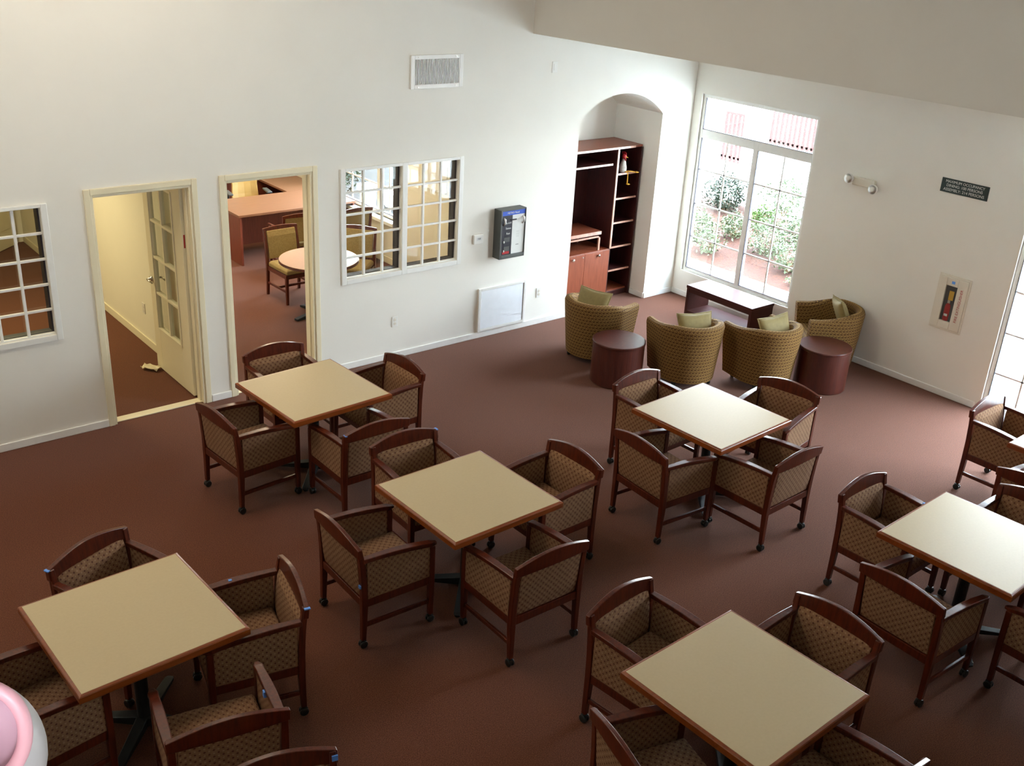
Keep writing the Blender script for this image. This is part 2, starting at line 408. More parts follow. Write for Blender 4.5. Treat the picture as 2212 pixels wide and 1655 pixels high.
def glazed_leaf(parent):
    x0, x1, y0, y1, z0, z1 = 1.150, 1.190, .165, 1.03, .015, 2.00
    gy0, gy1, gz0, gz1 = .37, .89, .46, 1.88
    bm = bmesh.new(); holes(bm, y0, y1, z0, z1, [(gy0, gy1, gz0, gz1)], lambda b, a, c, z, e: box(b, x0, x1, a, c, z, e))
    lf = obj('door_leaf', bm, 'casing', parent, bev=.003)
    bm = bmesh.new()
    for k in range(1, 4): z = gz0+(gz1-gz0)*k/4; box(bm, x0-.003, x1+.003, gy0, gy1, z-.012, z+.012)
    ym = (gy0+gy1)/2; box(bm, x0-.002, x1+.002, ym-.012, ym+.012, gz0, gz1)
    for a, b, c, d in ((gy0-.02, gy1+.02, gz0-.02, gz0), (gy0-.02, gy1+.02, gz1, gz1+.02), (gy0-.02, gy0, gz0, gz1), (gy1, gy1+.02, gz0, gz1)):
        box(bm, x0-.010, x0, a, b, c, d)
    obj('glazing_bars', bm, 'casing', lf, bev=.003)
    obj('glass_pane', B(((x0+x1)/2-.003, (x0+x1)/2+.003, gy0, gy1, gz0, gz1)), 'glass', lf)
    for s in (-1, 1):
        bm = bmesh.new(); xx = x0 if s < 0 else x1
        lathe(bm, [(.026, xx), (.026, xx+s*.010), (.010, xx+s*.014), (.010, xx+s*.045)], 16, (0, .975, .93), 'X')
        tube(bm, [(xx+s*.045, .975, .93), (xx+s*.050, .94, .93), (xx+s*.046, .86, .925)], [.010, .009, .007])
        obj('lever_handle', bm, 'chrome', lf, smooth=True)
    for z in (.20, .98, 1.77):
        obj('hinge', B((x1-.008, x1+.020, .148, .1648, z-.05, z+.05)), 'grille_dark', lf, bev=.002)
    obj('door_label', B((x0+.012, x1-.014, .1632, .1648, 1.44, 1.56)), 'red', lf, bev=.002)['label'] = 'thin red label on hinge edge'
glazed_leaf(d1)
# far panelled door of the left office, standing ajar
d3 = sempty('door_3'); d3.location = (1.17, 5.84, 0); d3.rotation_euler = (0, 0, math.radians(223))
bm = B((0, .84, -.02, .02, .01, 2.01)); lf = obj('door_leaf', bm, 'casing', d3, bev=.003)
bm = bmesh.new()
for s in (-1, 1):
    for xa, xb in ((.11, .38), (.46, .73)):
        for za, zb in ((.22, .85), (.98, 1.55), (1.66, 1.88)):
            ya, yb = (.02, .028) if s > 0 else (-.028, -.02)
            box(bm, xa+.03, xb-.03, ya, yb, za+.03, zb-.03)
obj('raised_panels', bm, 'casing', lf, bev=.004)
bm = bmesh.new(); ball(bm, (.78, -.055, .93), .028); lathe(bm, [(.012, -.055), (.012, -.02)], 12, (.78, 0, .93), 'Y'); obj('door_knob', bm, 'chrome', lf, smooth=True)
bm = bmesh.new()
for a, b in ((.25, .30), (1.14, 1.19)): box(bm, a, b, 5.884, 5.9, 0, 2.08)
box(bm, .30, 1.14, 5.884, 5.9, 2.03, 2.08); struct(obj('trim_1', bm, 'casing', bev=.004))

# ------------------------------------------------------------------ windows
def inner_window(name, panes, cols, rows, fw=.05):
    w_ = sempty(name)
    x0 = min(p[0] for p in panes); x1 = max(p[1] for p in panes); z0, z1 = panes[0][2], panes[0][3]
    bm = bmesh.new()
    holes(bm, x0-fw-.005, x1+fw, z0-fw, z1+fw-.02, [p for p in panes], lambda b, a, c, z, e: box(b, a, c, -.016, 0, z, e))
    obj('window_frame', bm, 'win_frame', w_, bev=.004)
    bm = bmesh.new()
    for p in panes:
        holes(bm, p[0]+.002, p[1]-.002, p[2]+.002, p[3]-.002, [(p[0]+.014, p[1]-.014, p[2]+.014, p[3]-.014)], lambda b, a, c, z, e: box(b, a, c, .045, .135, z, e))
    obj('gasket', bm, 'gasket', w_)
    bm = bmesh.new()
    for p in panes:
        for k in range(1, cols):
            x = p[0]+(p[1]-p[0])*k/cols; box(bm, x-.011, x+.011, .012, .040, p[2], p[3])
        for k in range(1, rows):
            z = p[2]+(p[3]-p[2])*k/rows; box(bm, p[0], p[1], .014, .038, z-.010, z+.010)
        box(bm, p[0], p[1], .014, .045, p[2], p[2]+.012)
    obj('glazing_bars', bm, 'win_frame', w_, bev=.003)
    obj('glass_pane', B(*[(p[0]+.014, p[1]-.014, .052, .058, p[2]+.014, p[3]-.014) for p in panes]), 'glass', w_)
    return w_
inner_window('window_1', [(W1[0], -.70, W1[2], W1[3]), (-.64, W1[1], W1[2], W1[3])], 3, 5)
inner_window('window_2', [W2a, W2b], 3, 5)

def outer_window(name, y0, y1, z0, z1, xf, transom, mull, bars_y, bars_z, back=.10):
    w_ = sempty(name); bm = bmesh.new(); fw = .045
    hs = []
    top = transom if transom else z1
    ys = [y0+fw] + [m for m in mull] + [y1-fw]
    seg = []
    for i in range(len(ys)-1):
        a = ys[i]+(.035 if i > 0 else 0); b = ys[i+1]-(.035 if i < len(ys)-2 else 0); seg.append((a, b, z0+fw, top-(.05 if transom else fw)))
    if transom: seg.append((y0+fw, y1-fw, top+.05, z1-fw))
    holes(bm, y0+.003, y1-.003, z0+.003, z1-.003, seg, lambda b, a, c, z, e: box(b, xf, xf+.06, a, c, z, e))
    obj('window_frame', bm, 'win_frame', w_, bev=.004)
    bm = bmesh.new()
    for a, b, z, e in seg[:len(ys)-1]:
        for k in range(1, bars_y):
            y = a+(b-a)*k/bars_y; box(bm, xf+.022, xf+.036, y-.009, y+.009, z, e)
        for zz in bars_z: box(bm, xf+.022, xf+.036, a, b, zz-.009, zz+.009)
    obj('glazing_bars', bm, 'win_frame', w_)
    obj('glass_pane', B(*[(xf+.026, xf+.032, a, b, z, e) for a, b, z, e in seg]), 'glass', w_)
    bm = bmesh.new()
    for a, b, z, e in seg:
        box(bm, xf-.002, xf+.02, b-.006, b+.0, z, e); box(bm, xf-.002, xf+.02, a, b, z, z+.006)
    obj('gasket', bm, 'gasket', w_)
    return w_
outer_window('window_3', W3[0], W3[1], W3[2], W3[3], XR+.03, 2.03, [-.975], 2, [.767, 1.18, 1.6])
outer_window('window_4', W4[0], W4[1], W4[2], W4[3], XR+.03, None, [-5.365], 4, [.407, .829, 1.25, 1.67, 2.09])
w5 = outer_window('window_5', W5[0], W5[1], W5[2], W5[3], 4.98, None, [3.04], 2, [.98, 1.36, 1.75])
obj('window_sill', B((4.85, 4.98, W5[0]-.05, W5[1]+.05, W5[2]-.045, W5[2])), 'trim', w5, bev=.005)

# ------------------------------------------------------------------ dining chair
def rq(x0, x1, y0, y1, z): return [(x0, y0, z), (x1, y0, z), (x1, y1, z), (x0, y1, z)]
CW, CD = .2625, .245
def make_chair():
    t = thing('dining_chair', '', 'chair')
    # seat cushion
    bm = bmesh.new(); rings = []
    for z, i in ((.335, .012), (.35, 0), (.405, 0), (.425, .012), (.435, .045)):
        rings.append(rq(-.238+i, .238-i, -.215+i, .262-i, z))
    loft(bm, rings); obj('seat', bm, 'fabric', t, bev=.01, smooth=True)
    # padded back, leaning a little
    bm = bmesh.new(); rings = []
    for z, yc, th in ((.362, -.238, .018), (.44, -.242, .030), (.56, -.252, .030), (.64, -.262, .026), (.690, -.272, .014)):
        xs = [-.238, -.15, 0, .15, .238]
        fr = [(x, yc+th*(1 if abs(x) < .2 else .6), z+(.004*math.cos(PI*x/.56)-.008 if z > .68 else 0)) for x in xs]; bk = [(x, yc-th*(.75 if abs(x) < .2 else .6), z+(.004*math.cos(PI*x/.56)-.008 if z > .68 else 0)) for x in reversed(xs)]
        rings.append(fr+bk)
    loft(bm, rings); obj('backrest', bm, 'fabric', t, smooth=False, bev=.006)
    # crest rail, arched
    bm = bmesh.new(); rings = []
    for i in range(17):
        x = -.287+.574*i/16; c = math.cos(PI*x/.60); top = .730+.058*c; bot = .670+.004*c; yc = -.272-.014*c
        rings.append([(x, yc-.016, bot), (x, yc+.018, bot), (x, yc+.006, top), (x, yc-.022, top)])
    loft(bm, rings); obj('crest_rail', bm, 'mahogany', t, bev=.004)
    # side panels
    for s in (-1, 1):
        bm = bmesh.new(); xa, xb = s*CW-.014, s*CW+.014
        prism(bm, [(-.225, .357), (.228, .357), (.228, .585), (-.02, .612), (-.225, .630)], 'X', xa, xb)
        obj('side_panel', bm, 'fabric', t, bev=.005)
        bm = bmesh.new(); rings = []
        for i in range(13):
            f = i/12; y = -.255+.535*f; zt = .655-.050*f+.016*math.sin(PI*f); wv = .020+.006*math.sin(PI*f)+(.004 if i == 11 else 0); th = .030
            if i == 12: wv *= .6; th = .018; zt -= .004
            rings.append([(s*CW-wv, y, zt-th), (s*CW+wv, y, zt-th), (s*CW+wv, y, zt), (s*CW-wv, y, zt)])
        loft(bm, rings); obj('armrest', bm, 'mahogany', t, bev=.005)
        # legs
        for front in (True, False):
            bm = bmesh.new()
            if front: path = [(.245, .060, .016), (.245, .30, .019), (.245, .58, .019)]
            else: path = [(-.250, .060, .016), (-.243, .30, .020), (-.246, .46, .020), (-.256, .60, .019), (-.276, .735, .015)]
            loft(bm, [rq(s*CW-h, s*CW+h, y-h, y+h, z) for y, z, h in path])
            lg = obj('leg', bm, 'mahogany', t, bev=.004)
            yy = path[0][0]; bm = bmesh.new()
            lathe(bm, [(.012, .052), (.012, .066)], 10, (s*CW, yy, 0))
            for dx in (-.012, .012): lathe(bm, [(.018, -.009), (.026, -.006), (.026, .006), (.018, .009)], 16, (s*CW+dx, yy, .027), 'X')
            box(bm, s*CW-.010, s*CW+.010, yy-.020, yy+.020, .030, .054)
            obj('caster', bm, 'caster', lg, smooth=False, bev=.002)
        obj('stretcher', B((s*CW-.010, s*CW+.010, -.232, .232, .150, .180)), 'mahogany', t, bev=.004)
    bm = bmesh.new()
    for s in (-1, 1): box(bm, s*CW-.014, s*CW+.014, -.228, .228, .300, .357)
    box(bm, -.245, .245, .231, .259, .300, .345); box(bm, -.245, .245, -.258, -.230, .300, .357)
    obj('seat_rail', bm, 'mahogany', t, bev=.004)
    return record(t)
SIDE = {'W': 'lower left', 'N': 'upper left', 'E': 'upper right', 'S': 'lower right'}
TN = {'T1': 'table nearest the office doorways', 'T2': 'table in the middle', 'T3': 'table before the barrel armchairs', 'T4': 'table at the lower left',
      'T5': 'table cut by bottom edge', 'T6': 'nearer table at right edge', 'T7': 'farther table at right edge'}
CH = [('T1', 'W', .838, -1.682, 4.5), ('T1', 'S', 1.456, -2.235, 90), ('T1', 'N', 1.51, -1.05, -90), ('T1', 'E', 2.02, -1.62, 181.5),
      ('T2', 'N', 1.517, -3.052, -91.7), ('T2', 'E', 2.13, -3.655, 180.5), ('T2', 'W', .781, -3.585, -2), ('T2', 'S', 1.43, -4.262, 89),
      ('T3', 'W', 3.215, -3.815, -4), ('T3', 'S', 3.78, -4.31, 92), ('T3', 'N', 3.81, -3.18, -88), ('T3', 'E', 4.50, -3.80, 190),
      ('T4', 'N', -.685, -3.204, -67.6), ('T4', 'E', -.25, -3.845, 167), ('T4', 'S', -.704, -4.488, 78), ('T4', 'W', -1.373, -3.81, 8),
      ('T5', 'N', 1.495, -5.36, -84), ('T5', 'E', 2.07, -5.93, 180.5), ('T5', 'W', .90, -6.01, -15), ('T5', 'S', 1.465, -6.56, 91),
      ('T6', 'N', 3.84, -5.38, -89), ('T6', 'W', 3.215, -5.975, -2), ('T6', 'S', 3.74, -6.64, 90), ('T6', 'E', 4.40, -5.95, 180),
      ('T7', 'N', 5.98, -5.17, -90), ('T7', 'W', 5.20, -5.81, 0), ('T8', 'N', -.78, -5.38, -104)]
TAPE = {('T1', 'S'): [('crest', -.27)], ('T2', 'N'): [('crest', -.28)], ('T2', 'W'): [('rear', .45, 1)], ('T4', 'N'): [('crest', .28)],
        ('T4', 'E'): [('arm', .02, 1), ('crest', -.28)], ('T4', 'S'): [('armin', 0.0, 1), ('rear', .62, 1)], ('T8', 'N'): [('crestf', -.27)], ('T6', 'N'): [('arm', .06, -1)]}
chair0 = make_chair(); first = True
for tb, sd, x, y, a in CH:
    lab = 'tan caster armchair on the %s side of the %s' % (SIDE[sd], TN[tb]) if tb != 'T8' else 'tan caster armchair showing only its crest at the bottom edge'
    rz = math.radians(a-90)
    if first: c = chair0; c.location = (x, y, 0); c.rotation_euler = (0, 0, rz); c['label'] = lab; c['group'] = 'caster armchairs around the square tables'; first = False
    else: c = dup(chair0, (x, y, 0), rz, lab)
    for tp in TAPE.get((tb, sd), []):
        bm = bmesh.new()
        if tp[0] == 'crest': x_ = tp[1]; box(bm, x_-.009, x_+.009, -.300, -.266, .730, .738)
        if tp[0] == 'crestf': x_ = tp[1]; box(bm, x_-.014, x_+.014, -.258, -.250, .69, .72)
        if tp[0] == 'rear': s = tp[2]; box(bm, s*CW-.012, s*CW+.012, -.275, -.266, tp[1], tp[1]+.02)
        if tp[0] == 'arm': s = tp[2]; box(bm, s*CW-.010, s*CW+.010, tp[1]-.010, tp[1]+.010, .641, .648)
        if tp[0] == 'armin': s = tp[2]; box(bm, s*CW-.035, s*CW-.015, tp[1]-.012, tp[1]+.012, .600, .635)
        obj('tape_tab', bm, 'tape', c, bev=.001)['label'] = 'small blue tape tab'

# ------------------------------------------------------------------ square tables
TS = .892; TH = .735
def make_table():
    t = thing('square_table', '', 'table')
    h = TS/2
    obj('tabletop', B((-h+.018, h-.018, -h+.018, h-.018, TH-.040, TH)), 'laminate', t, bev=.0015)
    bm = bmesh.new(); prof = [(-.018, -.050), (-.018, -.001), (-.014, -.001), (-.004, -.005), (0, -.010), (0, -.044), (-.006, -.050)]
    rings = [[((h+d)*sx_, (h+d)*sy2, TH+z) for d, z in prof] for sx_, sy2 in ((-1, -1), (1, -1), (1, 1), (-1, 1))]
    rings.append(rings[0]); R_ = [[bm.verts.new(p) for p in r] for r in rings[:4]]; R_.append(R_[0])
    for a, b in zip(R_, R_[1:]):
        for i in range(len(prof)): j = (i+1) % len(prof); bm.faces.new((a[i], a[j], b[j], b[i]))
    obj('edge_band', bm, 'edge', t)
    bm = bmesh.new(); lathe(bm, [(.036, .05), (.036, .66)], 20); box(bm, -.18, .18, -.18, .18, .672, .692); lathe(bm, [(.06, .655), (.09, .672)], 20)
    obj('column', bm, 'black', t)
    for k in range(4):
        a = PI/4+k*PI/2; c_, s_ = math.cos(a), math.sin(a); bm = bmesh.new(); rings = []
        for r, hw_, z0, z1 in ((.0, .032, .022, .085), (.18, .030, .020, .055), (.36, .026, .018, .034), (.385, .016, .018, .028)):
            rings.append([(r*c_-s_*q*hw_, r*s_+c_*q*hw_, z) for q, z in ((-1, z0), (1, z0), (1, z1), (-1, z1))])
        loft(bm, rings); f = obj('foot', bm, 'black', t, bev=.003)
        bm = bmesh.new(); lathe(bm, [(.020, 0), (.018, .019)], 12, (.35*c_, .35*s_, 0)); obj('glide', bm, 'caster', f)
    return record(t)
TB = [('T1', 1.405, -1.658, .054), ('T2', 1.442, -3.668, .014), ('T3', 3.789, -3.742, .045), ('T4', -.819, -3.726, .032),
      ('T5', 1.464, -5.982, .026), ('T6', 3.813, -5.954, .037), ('T7', 5.84, -5.80, .02)]
TL = {'T1': 'cream topped square table with orange wood edge, nearest the office doorways', 'T2': 'cream topped square table with orange wood edge, in the middle of the room',
      'T3': 'cream topped square table with orange wood edge, just before the barrel armchairs', 'T4': 'cream topped square table with orange wood edge, at the lower left',
      'T5': 'cream topped square table with orange wood edge, cut by the bottom edge', 'T6': 'whitish lit square table with wood edge, nearer one at the right edge',
      'T7': 'square table showing only a bright corner at the far right edge'}
t0 = make_table(); first = True
for n_, x, y, a in TB:
    if first: t0.location = (x, y, 0); t0.rotation_euler = (0, 0, a); t0['label'] = TL[n_]; t0['group'] = 'square dining tables'; first = False
    else: dup(t0, (x, y, 0), a, TL[n_])

# ------------------------------------------------------------------ barrel armchairs
def make_barrel():
    t = thing('barrel_armchair', '', 'armchair')
    R0 = .345; bm = bmesh.new(); uvl = bm.loops.layers.uv.new('UV')
    plan = []                                  # (base point, outward normal, height factor, arc length)
    L = 0; prev = None
    for i in range(6): plan.append((Vector((R0, .30-.30*i/5, 0)), Vector((1, 0, 0))))
    for i in range(1, 24): a = -PI*i/24; plan.append((Vector((R0*math.cos(a), R0*math.sin(a), 0)), Vector((math.cos(a), math.sin(a), 0))))
    for i in range(6): plan.append((Vector((-R0, .30*i/5, 0)), Vector((-1, 0, 0))))
    cols = []
    for p, n in plan:
        if prev is not None: L += (p-prev).length
        prev = p
        f = max(0, min(1, (.22-p.y)/.46)); f = f*f*(3-2*f)
        H = .605+.065*f
        prof = []                              # outer from bottom to top, over, down the inside
        for h in (.07, .12, .25, .38, .50, H-.05): prof.append((h, lambda h: .84+.16*min(1, h/.60), 0))
        q = [(h, (.84+.16*min(1, h/.60)), 0.) for h in (.07, .12, .25, .38, .50, H-.045)]
        q += [(H-.012, 1.0, .012), (H, 1.0, .040), (H-.004, 1.0, .072), (H-.030, .995, .096), (H-.10, .985, .100), (.40, .96, .105), (.28, .94, .105), (.10, .90, .105)]
        cols.append([((Vector((p.x, p.y, 0))*sc - n*ins + Vector((0, 0, h))), L, (h if k < 7 else 2*H-h+.05)) for k, (h, sc, ins) in enumerate(q)])
    V_ = [[(bm.verts.new(c[0]), c[1], c[2]) for c in col] for col in cols]
    for a, b in zip(V_, V_[1:]):
        for i in range(len(a)-1):
            fc = bm.faces.new((a[i][0], b[i][0], b[i+1][0], a[i+1][0]))
            for lp, q in zip(fc.loops, (a[i], b[i], b[i+1], a[i+1])): lp[uvl].uv = (q[1], q[2])
    for col in (V_[0], V_[-1]):
        fc = bm.faces.new([q[0] for q in col])
        for lp in fc.loops: lp[uvl].uv = (lp.vert.co.x, lp.vert.co.z)
    for a, b in zip(V_, V_[1:]):
        fc = bm.faces.new((a[0][0], a[-1][0], b[-1][0], b[0][0]))
        for lp in fc.loops: lp[uvl].uv = (lp.vert.co.x, lp.vert.co.y)
    obj('barrel_back', bm, 'key', t, smooth=False, uv=False, bev=.004)
    def dshape(r, yf):
        return [(r*math.cos(a), r*math.sin(a)) for a in [-PI*i/16 for i in range(17)]] + [(-r, yf), (r, yf)]
    bm = bmesh.new(); loft(bm, [[(x, y, .075) for x, y in dshape(.20, .25)], [(x, y, .275) for x, y in dshape(.222, .285)]]); obj('seat_base', bm, 'key', t, bev=.004)
    bm = bmesh.new(); loft(bm, [[(x, y, z) for x, y in dshape(r, yf)] for z, r, yf in ((.277, .215, .29), (.30, .225, .305), (.36, .225, .305), (.385, .205, .28))])
    obj('seat_cushion', bm, 'key', t, bev=.006)
    for sx_ in (-1, 1):
        for sy2 in (-1, 1):
            x, y = sx_*.20, .02+sy2*.18; bm = bmesh.new()
            lathe(bm, [(.020, -.012), (.030, -.008), (.030, .008), (.020, .012)], 16, (x, y, .030), 'X'); lathe(bm, [(.012, .050), (.012, .080)], 10, (x, y, 0))
            box(bm, x-.016, x+.016, y-.018, y+.018, .034, .056)
            obj('caster', bm, 'caster', t, bev=.002)
    return record(t)
def make_pillow(label, loc, rot, size=(.36, .30, .10)):
    bm = bmesh.new(); n = 14; top = {}; bot = {}
    for i in range(n+1):
        for j in range(n+1):
            u, v = 2*i/n-1, 2*j/n-1; k = (1-u**4)*(1-v**4); pinch = 1-.10*(1-abs(u))**.8*abs(v)**2; pinch2 = 1-.10*(1-abs(v))**.8*abs(u)**2
            h = size[2]/2*max(0, k)**.5
            x, y = u*size[0]/2*pinch2, v*size[1]/2*pinch
            top[i, j] = bm.verts.new((x, y, h+.004)); bot[i, j] = bm.verts.new((x, y, -h-.004))
    for i in range(n):
        for j in range(n):
            bm.faces.new((top[i, j], top[i+1, j], top[i+1, j+1], top[i, j+1])); bm.faces.new((bot[i, j], bot[i, j+1], bot[i+1, j+1], bot[i+1, j]))
    rim = [(i, 0) for i in range(n)]+[(n, j) for j in range(n)]+[(i, n) for i in range(n, 0, -1)]+[(0, j) for j in range(n, 0, -1)]
    for a, b in zip(rim, rim[1:]+rim[:1]): bm.faces.new((top[a], bot[a], bot[b], top[b]))
    ed = [top[a].co.copy() for a in rim]
    o = obj('pillow', bm, 'pillow', smooth=True); o.location = loc; o.rotation_euler = rot
    bm = bmesh.new(); pts = [Vector((p.x*1.015, p.y*1.015, 0)) for p in ed]; pts.append(pts[0]); tube(bm, pts, .006, 8); obj('piping', bm, 'pillow', o, smooth=True)
    tag(o, label, 'pillow', 'olive pillows on the barrel armchairs'); return o
BC = [(5.09, -1.06, 14, 'gold and brown barrel armchair, leftmost of the four'),
      (5.46, -2.03, 70, 'gold and brown barrel armchair, second from left, back to camera'),
      (6.10, -2.51, 78, 'gold and brown barrel armchair, third from left, back to camera'),
      (7.09, -2.57, 140, 'gold and brown barrel armchair by the right wall, turned toward the niche')]
PLb = ['olive pillow leaning in the leftmost barrel armchair', 'olive pillow in the second barrel armchair from left', 'olive pillow in the third barrel armchair from left', 'olive pillow standing on edge in the barrel armchair by right wall']
b0 = make_barrel()
for i, (x, y, a, lab) in enumerate(BC):
    rz = math.radians(a-90)
    if i == 0: b0.location = (x, y, 0); b0.rotation_euler = (0, 0, rz); b0['label'] = lab; b0['group'] = 'barrel armchairs in the lounge'
    else: dup(b0, (x, y, 0), rz, lab)
    fx, fy = math.cos(math.radians(a)), math.sin(math.radians(a))
    off, lean, zz = (-.115, 66, .590) if i else (-.110, 64, .60)
    e = Matrix.Rotation(rz, 4, 'Z') @ Matrix.Rotation(math.radians(lean), 4, 'X') @ Matrix.Rotation(math.radians([0, 0, 4, -8][i]), 4, 'Z')
    make_pillow(PLb[i], (x+off*fx, y+off*fy, zz), e.to_euler(), (.38, .34, .10))

# drum side tables
def drum(x, y, label):
    t = thing('drum_side_table', label, 'side table', (x, y, 0), 0, 'drum side tables')
    bm = bmesh.new(); lathe(bm, [(.255, 0), (.262, .01), (.262, .418)], 64); obj('drum_body', bm, 'drum', t, smooth=False)
    bm = bmesh.new(); lathe(bm, [(.262, .418), (.268, .424), (.268, .440), (.262, .446)], 64); obj('tabletop', bm, 'drum', t)
    bpy.context.view_layer.update()
drum(4.84, -1.665, 'dark cherry drum side table beside the leftmost barrel armchair')
drum(6.565, -2.905, 'dark cherry drum side table between the two right barrel armchairs')

# low bench under the window
t = thing('coffee_table', 'long low dark wood table under the lounge window', 'coffee table', (7.08, -1.22, 0))
obj('tabletop', B((-.20, .20, -.49, .49, .365, .40)), 'bench', t, bev=.003)
for s in (-1, 1): obj('end_panel', B((-.195, .195, s*.485-(.035 if s > 0 else 0), s*.485+(.035 if s < 0 else 0), 0, .365)), 'bench', t, bev=.003)
obj('shelf', B((-.19, .19, -.45, .45, .06, .09)), 'bench', t, bev=.003)
obj('front_rail', B((-.185, -.165, -.45, .45, .315, .365)), 'bench', t, bev=.002)

# ------------------------------------------------------------------ bookcase in the niche
t = thing('entertainment_bookcase', 'tall dark cherry bookcase cabinet filling the arched niche', 'bookcase', (0, 0, 0))
bx0, bx1, bxd, by0, by1, bh = 5.655, 6.925, 6.525, .24, .745, 1.868
obj('top_panel', B((bx0, bx1, by0+.012, by1, bh-.025, bh)), 'cab_door', t, bev=.002)
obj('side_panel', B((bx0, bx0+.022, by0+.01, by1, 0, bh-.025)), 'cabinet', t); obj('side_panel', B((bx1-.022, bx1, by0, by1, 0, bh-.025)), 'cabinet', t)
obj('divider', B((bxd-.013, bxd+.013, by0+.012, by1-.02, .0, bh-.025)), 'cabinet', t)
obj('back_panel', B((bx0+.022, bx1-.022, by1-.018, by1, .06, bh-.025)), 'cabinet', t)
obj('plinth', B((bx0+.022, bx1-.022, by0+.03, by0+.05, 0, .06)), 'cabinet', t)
e_ = [(bx0+.022, bx1-.13, by0, by0+.012, bh-.025, bh), (bxd-.013, bxd+.013, by0, by0+.012, .64, bh-.025)]
obj('front_edge', B(*e_), 'cab_edge', t)['label'] = 'pale shiny front edge'
for z in (1.548, 1.250, .952, .648, .350):
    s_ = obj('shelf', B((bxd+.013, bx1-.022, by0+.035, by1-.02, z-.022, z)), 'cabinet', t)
    obj('shelf_edge', B((bxd+.013, bx1-.022, by0+.022, by0+.035, z-.022, z)), 'cab_edge', s_)
s_ = obj('shelf', B((bx0+.022, bxd-.060, by0+.035, by1-.02, 1.655, 1.675)), 'cabinet', t)
obj('shelf_edge', B((bx0+.022, bxd-.060, by0+.022, by0+.035, 1.655, 1.678)), 'cab_edge', s_)
obj('shelf', B((bx0+.022, bxd-.013, by0+.012, by1-.02, .612, .636)), 'cab_door', t)
obj('shelf', B((bx0+.022, bx1-.022, by0+.05, by1-.02, .06, .08)), 'cab_door', t)
dr = []
for a, b, kx in ((bx0+.022, 6.104, 5.909), (6.108, bxd-.016, 6.325)):
    d_ = obj('cabinet_door', B((a, b, by0-.006, by0+.014, .065, .628)), 'cab_door', t, bev=.002)
    bm = bmesh.new(); lathe(bm, [(.008, 0), (.008, -.012), (.017, -.018), (.017, -.024), (.010, -.028)], 18, (kx, by0-.006, .585), 'Y'); obj('knob', bm, 'chrome', d_, smooth=True)
bm = bmesh.new(); lathe(bm, [(.010, 0), (.008, -.006)], 14, (6.075, by0-.006, .592), 'Y'); obj('lock', bm, 'chrome', t)
# pull-out television turntable
tv = obj('turntable_top', B((bx0+.03, 6.37, by0+.03, by1-.06, .830, .875)), 'cab_door', t, bev=.002)
obj('turntable_edge', B((bx0+.03, 6.37, by0+.018, by0+.03, .836, .875)), 'cab_edge', tv)
obj('turntable_frame', B((6.345, 6.37, by0+.03, by0+.05, .636, .815), (bx0+.03, 6.37, by0+.03, by0+.05, .795, .815), (6.345, 6.37, by1-.10, by1-.08, .636, .83)), 'cab_edge', t)

# rooster figurine sitting on the top right shelf
t = thing('rooster_figurine', 'rooster figurine with red head, dangling yellow legs on the top shelf', 'figurine', (6.665, by0+.055, 1.549))
bm = bmesh.new(); loft(bm, [[(r*math.cos(2*PI*k/18), yo+r*.85*math.sin(2*PI*k/18), z) for k in range(18)] for z, r, yo in ((.0, .030, 0), (.015, .048, 0), (.06, .050, 0), (.10, .040, 0), (.14, .026, -.004), (.17, .020, -.006))])
obj('body', bm, 'cream_figure', t, smooth=True)
bm = bmesh.new(); ball(bm, (0, -.008, .19), .030, (1, 1, 1.15)); obj('head', bm, 'red', t, smooth=True)
bm = bmesh.new()
for k in range(5): ball(bm, (0, -.028+.014*k, .225+.010*math.sin(PI*(k+.5)/5)), .012, (.5, 1, 1.3), 10)
ball(bm, (0, -.032, .160), .012, (.6, .8, 1.6), 10); obj('comb', bm, 'red', t, smooth=True)
bm = bmesh.new(); loft(bm, [[(.012*math.cos(2*PI*k/10)*s+.02*(1-s), -.030-.030*(1-s), .190+.010*s*math.sin(2*PI*k/10)-.008*(1-s)) for k in range(10)] for s in (1, .6, .1)]); obj('beak', bm, 'yellow_tag', t, smooth=True)
for s in (-1, 1):
    bm = bmesh.new()
    if s < 0: tube(bm, [(.005, -.03, .014), (.01, -.075, .012), (.012, -.082, -.02), (.012, -.082, -.12)], .007)
    else: tube(bm, [(.03, -.03, .014), (.06, -.055, .018), (.13, -.085, .008)], .007)
    lg = obj('leg', bm, 'yellow_tag', t, smooth=True)
    bm = bmesh.new(); cx_, cy2, cz_ = ((.012, -.095, -.125) if s < 0 else (.145, -.092, .006))
    ball(bm, (cx_, cy2, cz_), .018, (.8, 1.5, .5), 12); ball(bm, (cx_+.015, cy2-.010, cz_), .010, (.9, 1.6, .5), 10); ball(bm, (cx_-.015, cy2-.010, cz_), .010, (.9, 1.6, .5), 10)
    obj('foot', bm, 'yellow_tag', lg, smooth=True)

# ------------------------------------------------------------------ things on the back wall
RB = (PI/2, 0, 0)
t = thing('supply_vent', 'white framed vent grille high on the back wall', 'vent', (3.708, 0, 2.866))
bm = bmesh.new(); holes(bm, -.304, .304, -.155, .155, [(-.262, .262, -.115, .115)], lambda b, a, c, z, e: box(b, a, c, -.014, 0, z, e)); obj('frame', bm, 'trim', t, bev=.004)
obj('recess', B((-.262, .262, -.003, 0, -.115, .115)), 'grille_dark', t)
bm = bmesh.new()
for k in range(30): x = -.255+.51*k/29; box(bm, x-.0035, x+.0035, -.013, -.003, -.115, .115)
obj('fins', bm, 'white_plastic', t)
bm = bmesh.new()
for x in (-.22, .22):
    for z in (-.136, .136): lathe(bm, [(.006, -.014), (.004, -.0165)], 10, (x, 0, z), 'Y')
obj('screws', bm, 'chrome', t)
t = thing('return_vent', 'large pale louvred return grille low on the back wall', 'vent', (4.655, 0, .315))
